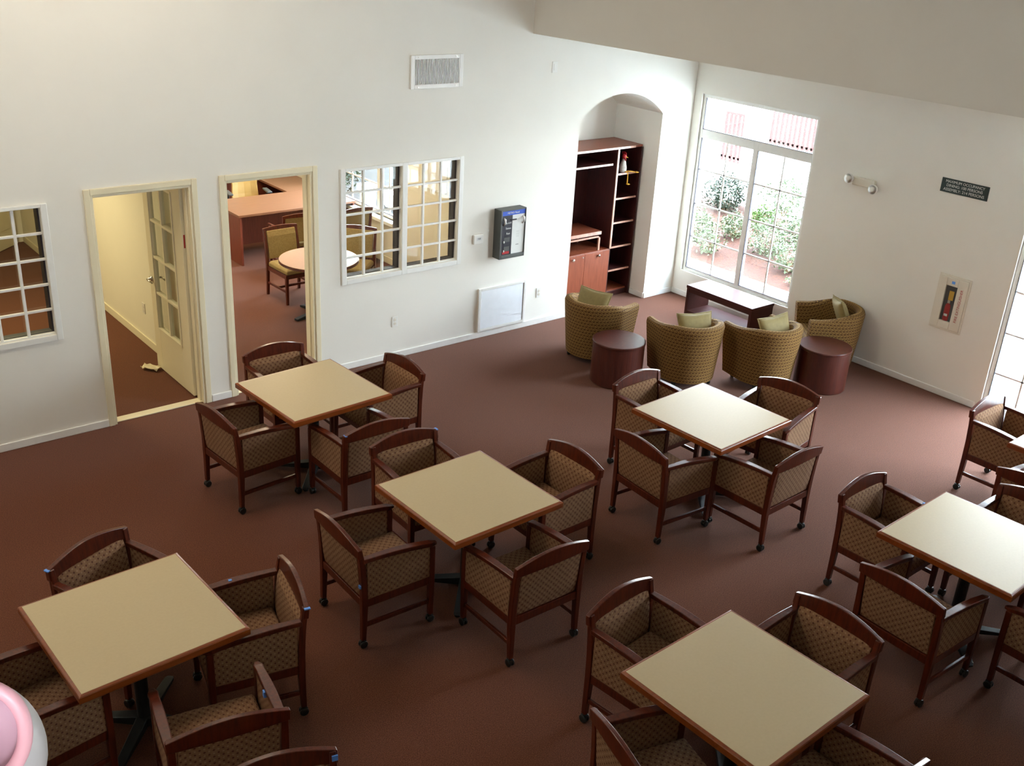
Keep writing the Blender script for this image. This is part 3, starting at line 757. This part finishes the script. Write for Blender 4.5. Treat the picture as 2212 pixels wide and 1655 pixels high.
bm = bmesh.new(); holes(bm, -.335, .335, -.245, .255, [(-.300, .300, -.215, .225)], lambda b, a, c, z, e: box(b, a, c, -.022, 0, z, e)); obj('frame', bm, 'trim', t, bev=.004)
bm = bmesh.new(); n = 22
for k in range(n):
    z = -.213+.436*k/(n-1) if n > 1 else 0
    prism(bm, [(-.004, z+.012), (-.001, z+.012), (-.017, z-.012), (-.020, z-.012)], 'X', -.298, .290)
obj('louvres', bm, 'louvre', t)
obj('recess', B((-.300, .300, -.001, 0, -.215, .225)), 'grille_dark', t)
def plate(name, label, cat, loc, rz, kind, m='white_plastic'):
    t = thing(name, label, cat, loc, rz)
    obj('cover_plate', B((-.036, .036, -.007, 0, -.057, .057)), m, t, bev=.003)
    if kind == 'outlet':
        bm = bmesh.new()
        for z in (-.020, .020): lathe(bm, [(.016, -.007), (.015, -.0095)], 16, (0, 0, z), 'Y')
        obj('sockets', bm, 'beige_plastic', t)
    else: obj('rocker', B((-.016, .016, -.011, -.007, -.032, .032)), m, t, bev=.002)
plate('wall_outlet', 'white outlet low on back wall below the double window', 'outlet', (3.252, 0, .402), 0, 'outlet')
plate('wall_outlet', 'white outlet low on back wall right of the louvred grille', 'outlet', (5.193, 0, .379), 0, 'outlet')
plate('wall_switch', 'small white plate high on back wall under the header', 'wall plate', (5.207, 0, 2.852), 0, 'sw')
plate('wall_outlet', 'white outlet low on the right wall beside the lounge window', 'outlet', (XR, -2.11, .375), PI/2*-1 + PI, 'outlet')
plate('wall_outlet', 'cream outlet inside the left office near the open glazed door', 'outlet', (PX, 1.64, .40), -PI/2, 'outlet', 'beige_plastic')
t = thing('thermostat', 'small white thermostat with dark display on the back wall', 'thermostat', (4.282, 0, 1.135))
obj('housing', B((-.062, .062, -.028, 0, -.052, .052)), 'white_plastic', t, bev=.006)
obj('display', B((-.026, .034, -.0295, -.028, -.012, .022)), 'panel_white', t)
text('digits', '72F', .026, 'dark_face', t, (.004, -.0300, .005), RB)
# wall alarm box
t = thing('wall_alarm_box', 'dark grey wall box with blue header and white panel', 'alarm box', (4.668, 0, 1.168))
bm = bmesh.new(); holes(bm, -.173, .173, -.268, .268, [(-.150, .163, -.225, .253)], lambda b, a, c, z, e: box(b, a, c, -.12, -.0, z, e)); obj('case', bm, 'grey_case', t, bev=.004)
obj('dark_panel', B((-.150, -.005, -.104, -.09, -.225, .205)), 'dark_face', t)
obj('white_panel', B((-.005, .163, -.106, -.09, -.225, .205)), 'panel_white', t)
hd = obj('header_strip', B((-.150, .163, -.112, -.09, .205, .253)), 'blue', t)
text('header_lettering', 'METRO Panel', .034, 'panel_white', hd, (.0, -.1128, .228), RB, .16)
for body, z, wd in (('ALARM', .118, .075), ('Status', .062, .070), ('Run', .005, .045)): text('panel_lettering', body, .022, 'panel_white', t, (-.055, -.1048, z), RB, wd)
for z in (-.075, -.175):
    bm = bmesh.new(); box(bm, -.105, -.030, -.1055, -.104, z-.012, z+.038); o = obj('label_card', bm, 'grey_case', t)
    bm = bmesh.new(); ball(bm, (-.108, -.107, z-.01), .009, (1, .6, 1.6), 10); obj('indicator', bm, 'panel_white', t, smooth=True)
obj('red_label', B((-.125, -.030, -.106, -.104, -.218, -.190)), 'red', t)
text('printed_lines', ': : :\n: : :\n: : :', .032, 'grey_case', t, (.075, -.1065, -.010), RB, .030)
text('printed_lines', 'notice', .016, 'grey_case', t, (.075, -.1065, -.128), RB, .040)
obj('slot_handle', B((-.030, .048, -.116, -.104, .146, .158)), 'dark_face', t, bev=.003)
for x in (-.120, .138):
    bm = bmesh.new(); tube(bm, [(x, -.104, .175), (x, -.128, .165), (x, -.130, .125), (x-.004, -.108, .100)], [.010, .013, .012, .009]); obj('latch', bm, 'white_plastic', t, smooth=True)

# ------------------------------------------------------------------ things on the right wall (local x runs toward -y, local -y faces the room)
RW = -PI/2
t = thing('emergency_light', 'beige emergency light with two round lamp heads on right wall', 'emergency light', (XR, -2.45, 1.93), RW)
obj('housing', B((-.13, .13, -.05, 0, -.045, .045)), 'beige_plastic', t, bev=.012)
for x in (-.150, .150):
    bm = bmesh.new(); z_ = .02 if x < 0 else -.035
    lathe(bm, [(.020, -.045), (.045, -.060), (.052, -.090), (.048, -.094)], 20, (x, 0, z_), 'Y'); h_ = obj('lamp_head', bm, 'white_plastic', t, smooth=True)
    bm = bmesh.new(); lathe(bm, [(.046, -.094), (.020, -.098)], 20, (x, 0, z_), 'Y'); obj('lens', bm, 'chrome', h_, smooth=True)
t = thing('occupancy_sign', 'dark green maximum occupancy sign with white lettering', 'sign', (XR, -3.520, 2.092), RW)
obj('sign_plate', B((-.243, .243, -.008, 0, -.068, .068)), 'sign_green', t, bev=.002)
for body, z, wd in (('MAXIMUM OCCUPANCY', .040, .40), ('DINING: 100 PERSONS', .002, .37), ('ASSEMBLY: 214 PERSONS', -.038, .42)):
    text('sign_lettering', body, .036, 'panel_white', t, (0, -.0085, z), RB, wd)
t = thing('extinguisher_cabinet', 'beige framed glass fronted fire extinguisher cabinet', 'cabinet', (XR, -3.645, .962), RW)
bm = bmesh.new(); holes(bm, -.150, .150, -.262, .262, [(-.075, .045, -.185, .180)], lambda b, a, c, z, e: box(b, a, c, -.022, 0, z, e)); obj('door_frame', bm, 'beige_plastic', t, bev=.005)
bm = bmesh.new(); holes(bm, -.170, .170, -.285, .285, [(-.150, .150, -.262, .262)], lambda b, a, c, z, e: box(b, a, c, -.010, 0, z, e)); obj('outer_trim', bm, 'beige_plastic', t, bev=.003)
obj('recess', B((-.075, .045, -.002, 0, -.185, .180)), 'grille_dark', t)
obj('glass_pane', B((-.075, .045, -.020, -.017, -.185, .180)), 'glass', t)
text('side_lettering', 'FIRE EXTINGUISHER', .020, 'red', t, (.098, -.0225, .0), (PI/2, -PI/2, 0), .34)
obj('tape_tab', B((-.022, .012, -.0235, -.022, .205, .232)), 'tape', t)['label'] = 'small blue tape tab'
t = thing('fire_extinguisher', 'red fire extinguisher with yellow tag behind the cabinet glass', 'fire extinguisher', (XR, -3.645, .962), RW)
bm = bmesh.new()
def half(bm, cx, prof, seg=14, d=.45):
    loft(bm, [[(cx+r*math.cos(-PI*k/seg), -.003-r*d*math.sin(PI*k/seg), z) for k in range(seg+1)] for r, z in prof])
half(bm, -.018, [(.028, -.184), (.030, -.175), (.030, -.035), (.024, -.015), (.010, -.002)], d=.38); obj('cylinder_body', bm, 'red', t, smooth=True)
obj('valve', B((-.030, -.002, -.010, -.004, 0, .03)), 'chrome', t, bev=.002)
obj('hang_tag', B((-.028, .022, -.0145, -.0125, .035, .130)), 'yellow_tag', t)['label'] = 'yellow inspection tag'
obj('body_label', B((-.036, .000, -.0155, -.0140, -.135, -.110)), 'panel_white', t)

# ------------------------------------------------------------------ right office furniture
t = thing('office_desk', 'u-shaped cherry desk in the office behind the right doorway', 'desk', (0, 0, 0))
dz = .665
obj('desktop', B((3.24, 4.93, 3.54, 4.39, dz-.03, dz)), 'desk', t, bev=.003)
obj('bridge_top', B((4.36, 4.93, 4.39, 5.24, dz-.03, dz)), 'desk', t, bev=.003)
obj('credenza_top', B((2.9, 4.93, 5.24, 5.86, dz-.03, dz)), 'desk', t, bev=.003)
obj('end_panel', B((3.26, 3.29, 3.56, 4.37, 0, dz-.03)), 'desk_panel', t, bev=.002)
obj('modesty_panel', B((3.29, 4.90, 4.05, 4.07, .12, dz-.03)), 'desk_panel', t)
obj('end_panel', B((4.90, 4.925, 3.56, 5.84, 0, dz-.03)), 'desk_panel', t)
obj('credenza_front', B((2.92, 4.90, 5.27, 5.29, .05, dz-.03)), 'desk_panel', t)
obj('end_panel', B((2.92, 2.945, 5.29, 5.84, 0, dz-.03)), 'desk_panel', t)

t = thing('executive_chair', 'gold high-back swivel chair behind the office desk', 'office chair', (3.98, 4.80, 0), math.radians(170))
bm = bmesh.new(); rings = []
for z, hw_, yc in ((.44, .19, -.20), (.55, .185, -.225), (.68, .175, -.235), (.80, .185, -.240), (.90, .195, -.250), (.97, .18, -.262), (.985, .14, -.268)):
    rings.append([(x, yc+.03+.05*(abs(x)/.2)**2, z) for x in (-hw_, -hw_/2, 0, hw_/2, hw_)] + [(x, yc-.02+.05*(abs(x)/.2)**2, z) for x in (hw_, hw_/2, 0, -hw_/2, -hw_)])
loft(bm, rings); obj('backrest', bm, 'gold_vinyl', t, bev=.01)
obj('seat', B((-.22, .22, -.20, .22, .38, .45)), 'gold_vinyl', t, bev=.02)
for s in (-1, 1):
    bm = bmesh.new(); tube(bm, [(s*.20, -.05, .40), (s*.27, -.05, .42), (s*.27, -.02, .60)], .014); a_ = obj('armrest', bm, 'black', t)
    obj('arm_pad', B((s*.27-.035, s*.27+.035, -.14, .12, .60, .625)), 'grey_case', a_, bev=.01)
bm = bmesh.new(); lathe(bm, [(.025, .08), (.025, .38)], 14); obj('gas_lift', bm, 'black', t)
for k in range(5):
    a = 2*PI*k/5; bm = bmesh.new(); tube(bm, [(0, 0, .09), (.26*math.cos(a), .26*math.sin(a), .065)], [.022, .014]); l_ = obj('base_arm', bm, 'black', t)
    bm = bmesh.new(); lathe(bm, [(.024, -.02), (.026, 0), (.024, .02)], 14, (.26*math.cos(a), .26*math.sin(a), .0265), 'X'); obj('caster', bm, 'caster', l_)
t = thing('waste_bin', 'small blue grey bin behind the office desk', 'bin', (3.62, 5.05, 0))
bm = bmesh.new(); lathe(bm, [(.09, 0), (.12, .30), (.128, .305), (.112, .30), (.085, .02)], 24); obj('bin_body', bm, simple('blue_grey_bin', (.10, .15, .20), .5), t)

def make_guest():
    t = thing('guest_chair', '', 'chair')
    bm = bmesh.new(); loft(bm, [rq(-.21+i, .21-i, -.20+i, .23-i, z) for z, i in ((.355, .01), (.37, 0), (.405, .0), (.425, .02), (.432, .06))]); obj('seat', bm, 'yellow_fabric', t, bev=.01)
    bm = bmesh.new(); loft(bm, [rq(-.185, .185, y-.016, y+.020, z) for y, z in ((-.225, .44), (-.235, .55), (-.255, .70), (-.275, .765))]); obj('backrest', bm, 'yellow_fabric', t, bev=.006)
    bm = bmesh.new(); rings = []
    for i in range(13):
        x = -.225+.45*i/12; c = math.cos(PI*x/.5); rings.append([(x, -.290, .760+.0*c), (x, -.262, .760), (x, -.268, .790+.022*c), (x, -.292, .790+.022*c)])
    loft(bm, rings); obj('crest_rail', bm, 'mahogany', t, bev=.004)
    for s in (-1, 1):
        for fr in (True, False):
            path = [(.215, 0, .014), (.215, .36, .018)] if fr else [(-.24, 0, .014), (-.222, .36, .018), (-.240, .56, .016), (-.277, .765, .014)]
            bm = bmesh.new(); loft(bm, [rq(s*.208-h, s*.208+h, y-h, y+h, z) for y, z, h in path]); obj('leg', bm, 'mahogany', t, bev=.003)
        obj('stretcher', B((s*.208-.008, s*.208+.008, -.222, .20, .14, .165)), 'mahogany', t, bev=.002)
    obj('seat_rail', B((-.19, .19, .203, .227, .31, .355), (-.19, .19, -.232, -.208, .31, .355), (-.218, -.198, -.21, .20, .31, .355), (.198, .218, -.21, .20, .31, .355)), 'mahogany', t, bev=.002)
    obj('stretcher', B((-.2, .2, -.012, .012, .14, .165)), 'mahogany', t, bev=.002)
    return record(t)
g0 = make_guest()
GC = [(3.27, 2.20, -88, 'yellow guest chair seen whole through the right doorway'),
      (3.74, 3.10, 84, 'yellow guest chair with its back to the doorway, drawn up to the desk'),
      (4.47, 3.02, 92, 'yellow guest chair at the desk, seen at left edge of double window'),
      (3.86, 1.85, 222, 'yellow guest chair behind the round table, seen through the double window')]
for i, (x, y, a, lab) in enumerate(GC):
    rz = math.radians(a-90)
    if i == 0: g0.location = (x, y, 0); g0.rotation_euler = (0, 0, rz); g0['label'] = lab; g0['group'] = 'yellow guest chairs in the office'; r = g0
    else: r = dup(g0, (x, y, 0), rz, lab)
    if i in (1, 2):
        for s in (-1, 1):
            bm = bmesh.new(); tube(bm, [(s*.215, .215, .35), (s*.225, .22, .55), (s*.232, .18, .585), (s*.235, .0, .60), (s*.225, -.225, .60)], [.014, .014, .016, .017, .012], 8)
            obj('armrest', bm, 'mahogany', r, smooth=True)
t = thing('round_table', 'round pinkish topped pedestal table in the right office', 'table', (3.24, 1.52, 0))
bm = bmesh.new(); lathe(bm, [(.43, .655), (.44, .660), (.44, .664), (.435, .667)], 64); obj('tabletop', bm, 'round_top', t)
bm = bmesh.new(); lathe(bm, [(.425, .628), (.444, .634), (.444, .654), (.43, .655)], 64); obj('edge_band', bm, 'mahogany', t)
bm = bmesh.new(); lathe(bm, [(.04, .04), (.04, .63)], 20); obj('column', bm, 'black', t)
for k in range(4):
    a = .15+k*PI/2; c_, s2 = math.cos(a), math.sin(a); bm = bmesh.new()
    loft(bm, [[(r*c_-s2*q*.03, r*s2+c_*q*.03, z) for q, z in ((-1, .0), (1, .0), (1, z1), (-1, z1))] for r, z1 in ((0, .07), (.20, .045), (.34, .022))]); obj('foot', bm, 'black', t, bev=.003)
# plain white slab with a lower lip on the office side wall
t = thing('wall_panel', 'white panel on the office side wall, seen through double window', 'panel', (4.95, 1.74, 1.60), RW)
obj('panel_face', B((-.26, .26, -.012, 0, -.38, .38)), 'trim', t, bev=.003)
obj('bottom_lip', B((-.26, .26, -.035, 0, -.395, -.38)), 'trim', t, bev=.002)
# crumpled scrap by the glazed door
bm = bmesh.new(); n = 6; V1 = {}
for i in range(n+1):
    for j in range(4): V1[i, j] = bm.verts.new((.030*i-.09+random.uniform(-.006, .006), .03*j-.045+random.uniform(-.006, .006), .008+.026*abs(math.sin(i*1.3+j))+random.uniform(0, .008)))
for i in range(n):
    for j in range(3): bm.faces.new((V1[i, j], V1[i+1, j], V1[i+1, j+1], V1[i, j+1]))
o = obj('paper_scrap', bm, 'casing', loc=(1.06, .99, .0)); o.rotation_euler = (0, 0, 2.2)
sm = o.modifiers.new('thick', 'SOLIDIFY'); sm.thickness = .006; tag(o, 'crumpled cream scrap on the carpet by the glazed door foot', 'scrap')

# ------------------------------------------------------------------ outdoors
struct(obj('ground_walk', B((XR+.15, 8.48, -14, 3.0, -.12, -.03)), 'concrete'))
struct(obj('ground_kerb', B((8.48, 8.70, -14, 3.2, -.12, .05)), 'concrete', bev=.02))
struct(obj('ground_far', B((11.0, 24, -16, 16, -.12, .20), (8.70, 11.0, -14, -3.2, -.12, .02)), 'concrete'))
struct(obj('ground_side', B((5.07, 8.48, 3.0, 12, -.12, -.04), (5.07, 5.51, .88, 3.0, -.12, -.04), (8.48, 11.0, 6.0, 14, -.12, .02), (8.48, 8.70, 3.2, 6.0, -.12, .02), (5.51, 7.607, .88, 3.0, -.12, -.04)), 'gravel'))
struct(obj('ground_rear', B((-12, 12, -30, YB-.15, -.12, .2)), 'concrete'))
bm = bmesh.new(); nx, ny = 10, 40; G = {}
for i in range(nx+1):
    for j in range(ny+1):
        x = 8.70+2.4*i/nx; y = -3.2+9.2*j/ny; G[i, j] = bm.verts.new((x, y, .03+.20*(i/nx)+random.uniform(-.015, .02)))
for i in range(nx):
    for j in range(ny): bm.faces.new((G[i, j], G[i+1, j], G[i+1, j+1], G[i, j+1]))
struct(obj('ground_bed', bm, 'mulch'))
struct(obj('wall_outside', B((17.5, 17.7, -20, 16, .2, 2.9)), 'stucco'))
struct(obj('wall_outside_side', B((2.0, 15.5, 9.0, 9.2, 0, 5.0)), 'stucco'))
def shrub(label, loc, r, n, m, leaf=.05, sq=.85):
    t = thing('shrub', label, 'shrub', loc, 0, 'shrubs in the planting bed')
    bm = bmesh.new()
    for k in range(7):
        a = 2*PI*k/7+random.random(); tube(bm, [(0, 0, -.05), (r*.25*math.cos(a), r*.25*math.sin(a), r*.5), (r*.6*math.cos(a), r*.6*math.sin(a), r*1.2)], [.010, .007, .003], 5)
    obj('branches', bm, 'stem', t)
    bm = bmesh.new()
    for k in range(n):
        v = Vector((random.gauss(0, 1), random.gauss(0, 1), random.gauss(0, 1))).normalized()*r*(random.uniform(.35, 1.0)**.6)
        lump = 1+.18*math.sin(5*v.x/r+1)*math.cos(4*v.y/r)
        p = Vector((v.x*lump, v.y*lump, v.z*sq*lump+r*.85))
        if p.z < .03: continue
        d = Vector((random.gauss(0, 1), random.gauss(0, 1), random.gauss(0, .6))).normalized(); s = d.cross(Vector((random.random(), random.random(), random.random()+.3))).normalized()
        L_ = leaf*random.uniform(.7, 1.3); nrm = d.cross(s)*L_*.15
        q = [bm.verts.new(p), bm.verts.new(p+d*L_*.5+s*L_*.3+nrm), bm.verts.new(p+d*L_), bm.verts.new(p+d*L_*.5-s*L_*.3+nrm)]
        bm.faces.new(q)
    o = obj('foliage', bm, m, t); o['kind'] = 'stuff'
SH = [('pale leafy shrub at left edge of the lounge window view', (9.35, 1.30, .05), .30, 900, 'leaf_pale', .05),
      ('small pale shrub near the kerb, left pane of lounge window', (9.02, .78, .05), .22, 500, 'leaf_pale', .045),
      ('dark green bushy shrub farthest back, left pane of lounge window', (10.75, 1.95, .18), .36, 2200, 'leaf_dark', .045),
      ('pale green shrub between dark shrub and window mullion', (9.85, 1.00, .10), .24, 700, 'leaf_pale', .05),
      ('bright yellow green shrub just right of the mullion', (10.50, 1.00, .16), .22, 800, 'leaf_bright', .045),
      ('pale shrub in middle of right pane of lounge window', (9.62, .22, .07), .33, 1100, 'leaf_pale', .05),
      ('pale shrub at right edge of lounge window view', (10.35, .20, .14), .30, 1000, 'leaf_pale', .05),
      ('pale shrub nearest the kerb, right pane of lounge window', (9.30, -.42, .06), .26, 700, 'leaf_pale', .05),
      ('pale green tall shrub farthest back in right pane', (11.35, 1.25, .20), .36, 1200, 'leaf_pale', .05),
      ('tiny pale plant on the mulch at lower right of lounge window', (8.92, -.78, .05), .09, 120, 'leaf_pale', .035),
      ('dark green bush seen through the office window', (6.15, 6.35, -.04), .50, 1900, 'leaf_dark', .06),
      ('bright green bush behind the dark one outside office window', (7.0, 7.6, -.04), .60, 1500, 'leaf_bright', .06)]
for sh in SH: shrub(*sh)
def railing(label, x, y0, y1, z0, z1, n):
    t = thing('railing', label, 'railing', (x, (y0+y1)/2, z0), 0, 'red brown railings across the yard'); h = (y1-y0)/2
    obj('top_rail', B((-.02, .02, -h, h, z1-z0-.04, z1-z0)), 'rail', t); obj('bottom_rail', B((-.02, .02, -h, h, .06, .10)), 'rail', t)
    bm = bmesh.new()
    for k in range(n): y = -h+.02+(2*h-.04)*k/(n-1); box(bm, -.02, .02, y-.022, y+.022, 0, z1-z0-.04)
    obj('bars', bm, 'rail', t)
railing('short red brown railing in the left pane of lounge window', 13, 3.55, 3.98, .42, 1.30, 5)
railing('longer red brown railing at top right of lounge window', 13, 1.75, 2.95, .88, 1.95, 13)
struct(obj('wall_yard', B((12.9, 13.1, 1.65, 3.05, .1, .88), (12.9, 13.1, 3.45, 4.08, .1, .42)), 'stucco'))
t = thing('yard_pillar', 'short pillar with pale base and blue grey cap outside office', 'pillar', (6.0, 4.95, -.04))
obj('shaft', B((-.09, .09, -.09, .09, 0, .42)), simple('pale_yellow_stucco', (.72, .70, .42), .8), t, bev=.01)
obj('cap', B((-.13, .13, -.13, .13, .42, .52)), simple('blue_grey_cap', (.42, .50, .56), .6), t, bev=.015)
t = thing('yard_planter', 'low round white planter outside the office window', 'planter', (6.75, 5.35, -.04))
bm = bmesh.new(); lathe(bm, [(.16, 0), (.24, .20), (.26, .24), (.24, .245), (.21, .20)], 32); obj('bowl', bm, 'stucco', t)

# ------------------------------------------------------------------ pink object near the camera, on the gallery ledge
def ray(px, py, d): return CAM_POS + (r2*((px-1106)/F_PX) - u2*((py-827.5)/F_PX) + fwd)*d
pc = ray(-48, 1592, .80)
view = (pc-CAM_POS).normalized()
t = thing('pink_rimmed_cup', 'blurry pink rimmed lilac object cut by the lower left corner', 'cup', pc)
q = (-view).to_track_quat('Z', 'Y').to_matrix().to_4x4() @ Matrix.Rotation(.25, 4, 'Y')
bm = bmesh.new(); n = 48; RR, rr = .0345, .0058; rings = []
for i in range(n):
    a = 2*PI*i/n; c = Vector((RR*math.cos(a), RR*math.sin(a)*1.10, 0))
    rings.append([c+Vector((math.cos(a), math.sin(a), 0))*rr*math.cos(b)+Vector((0, 0, 1))*rr*math.sin(b) for b in [2*PI*k/14 for k in range(14)]])
rings.append(rings[0]); Rv = [[bm.verts.new(p) for p in r] for r in rings[:-1]]; Rv.append(Rv[0])
for a, b in zip(Rv, Rv[1:]):
    for k in range(14): bm.faces.new((a[k], a[(k+1) % 14], b[(k+1) % 14], b[k]))
bmesh.ops.transform(bm, matrix=q, verts=bm.verts[:]); obj('rim', bm, 'pink', t, smooth=True)
bm = bmesh.new(); lathe(bm, [(.004, -.020), (.020, -.018), (.034, -.004), (.036, -.002), (.041, -.012), (.042, -.030), (.036, -.060), (.010, -.066)], 40)
bmesh.ops.transform(bm, matrix=q, verts=bm.verts[:]); obj('bowl', bm, 'mauve', t, smooth=True)
bm = bmesh.new(); ball(bm, (0, 0, 0), .072, (1, 1, 1), 40); bmesh.ops.translate(bm, vec=ray(-92, 1650, .90)-pc, verts=bm.verts[:]); obj('rounded_body', bm, 'lilac', t, smooth=True)
lz = pc.z-.16
struct(obj('trim_2', B((XL, XR, -8.65, -8.30, lz-.05, lz), (-3.4, -2.2, -8.30, -7.72, lz-.05, lz)), 'trim'))
struct(obj('wall_gallery', B((XL, XR, -8.50, -8.38, 2.45, lz-.05)), 'wall')); struct(obj('floor_gallery', B((XL, 4.89, YB, -8.38, 2.3, 2.45)), 'ceiling'))
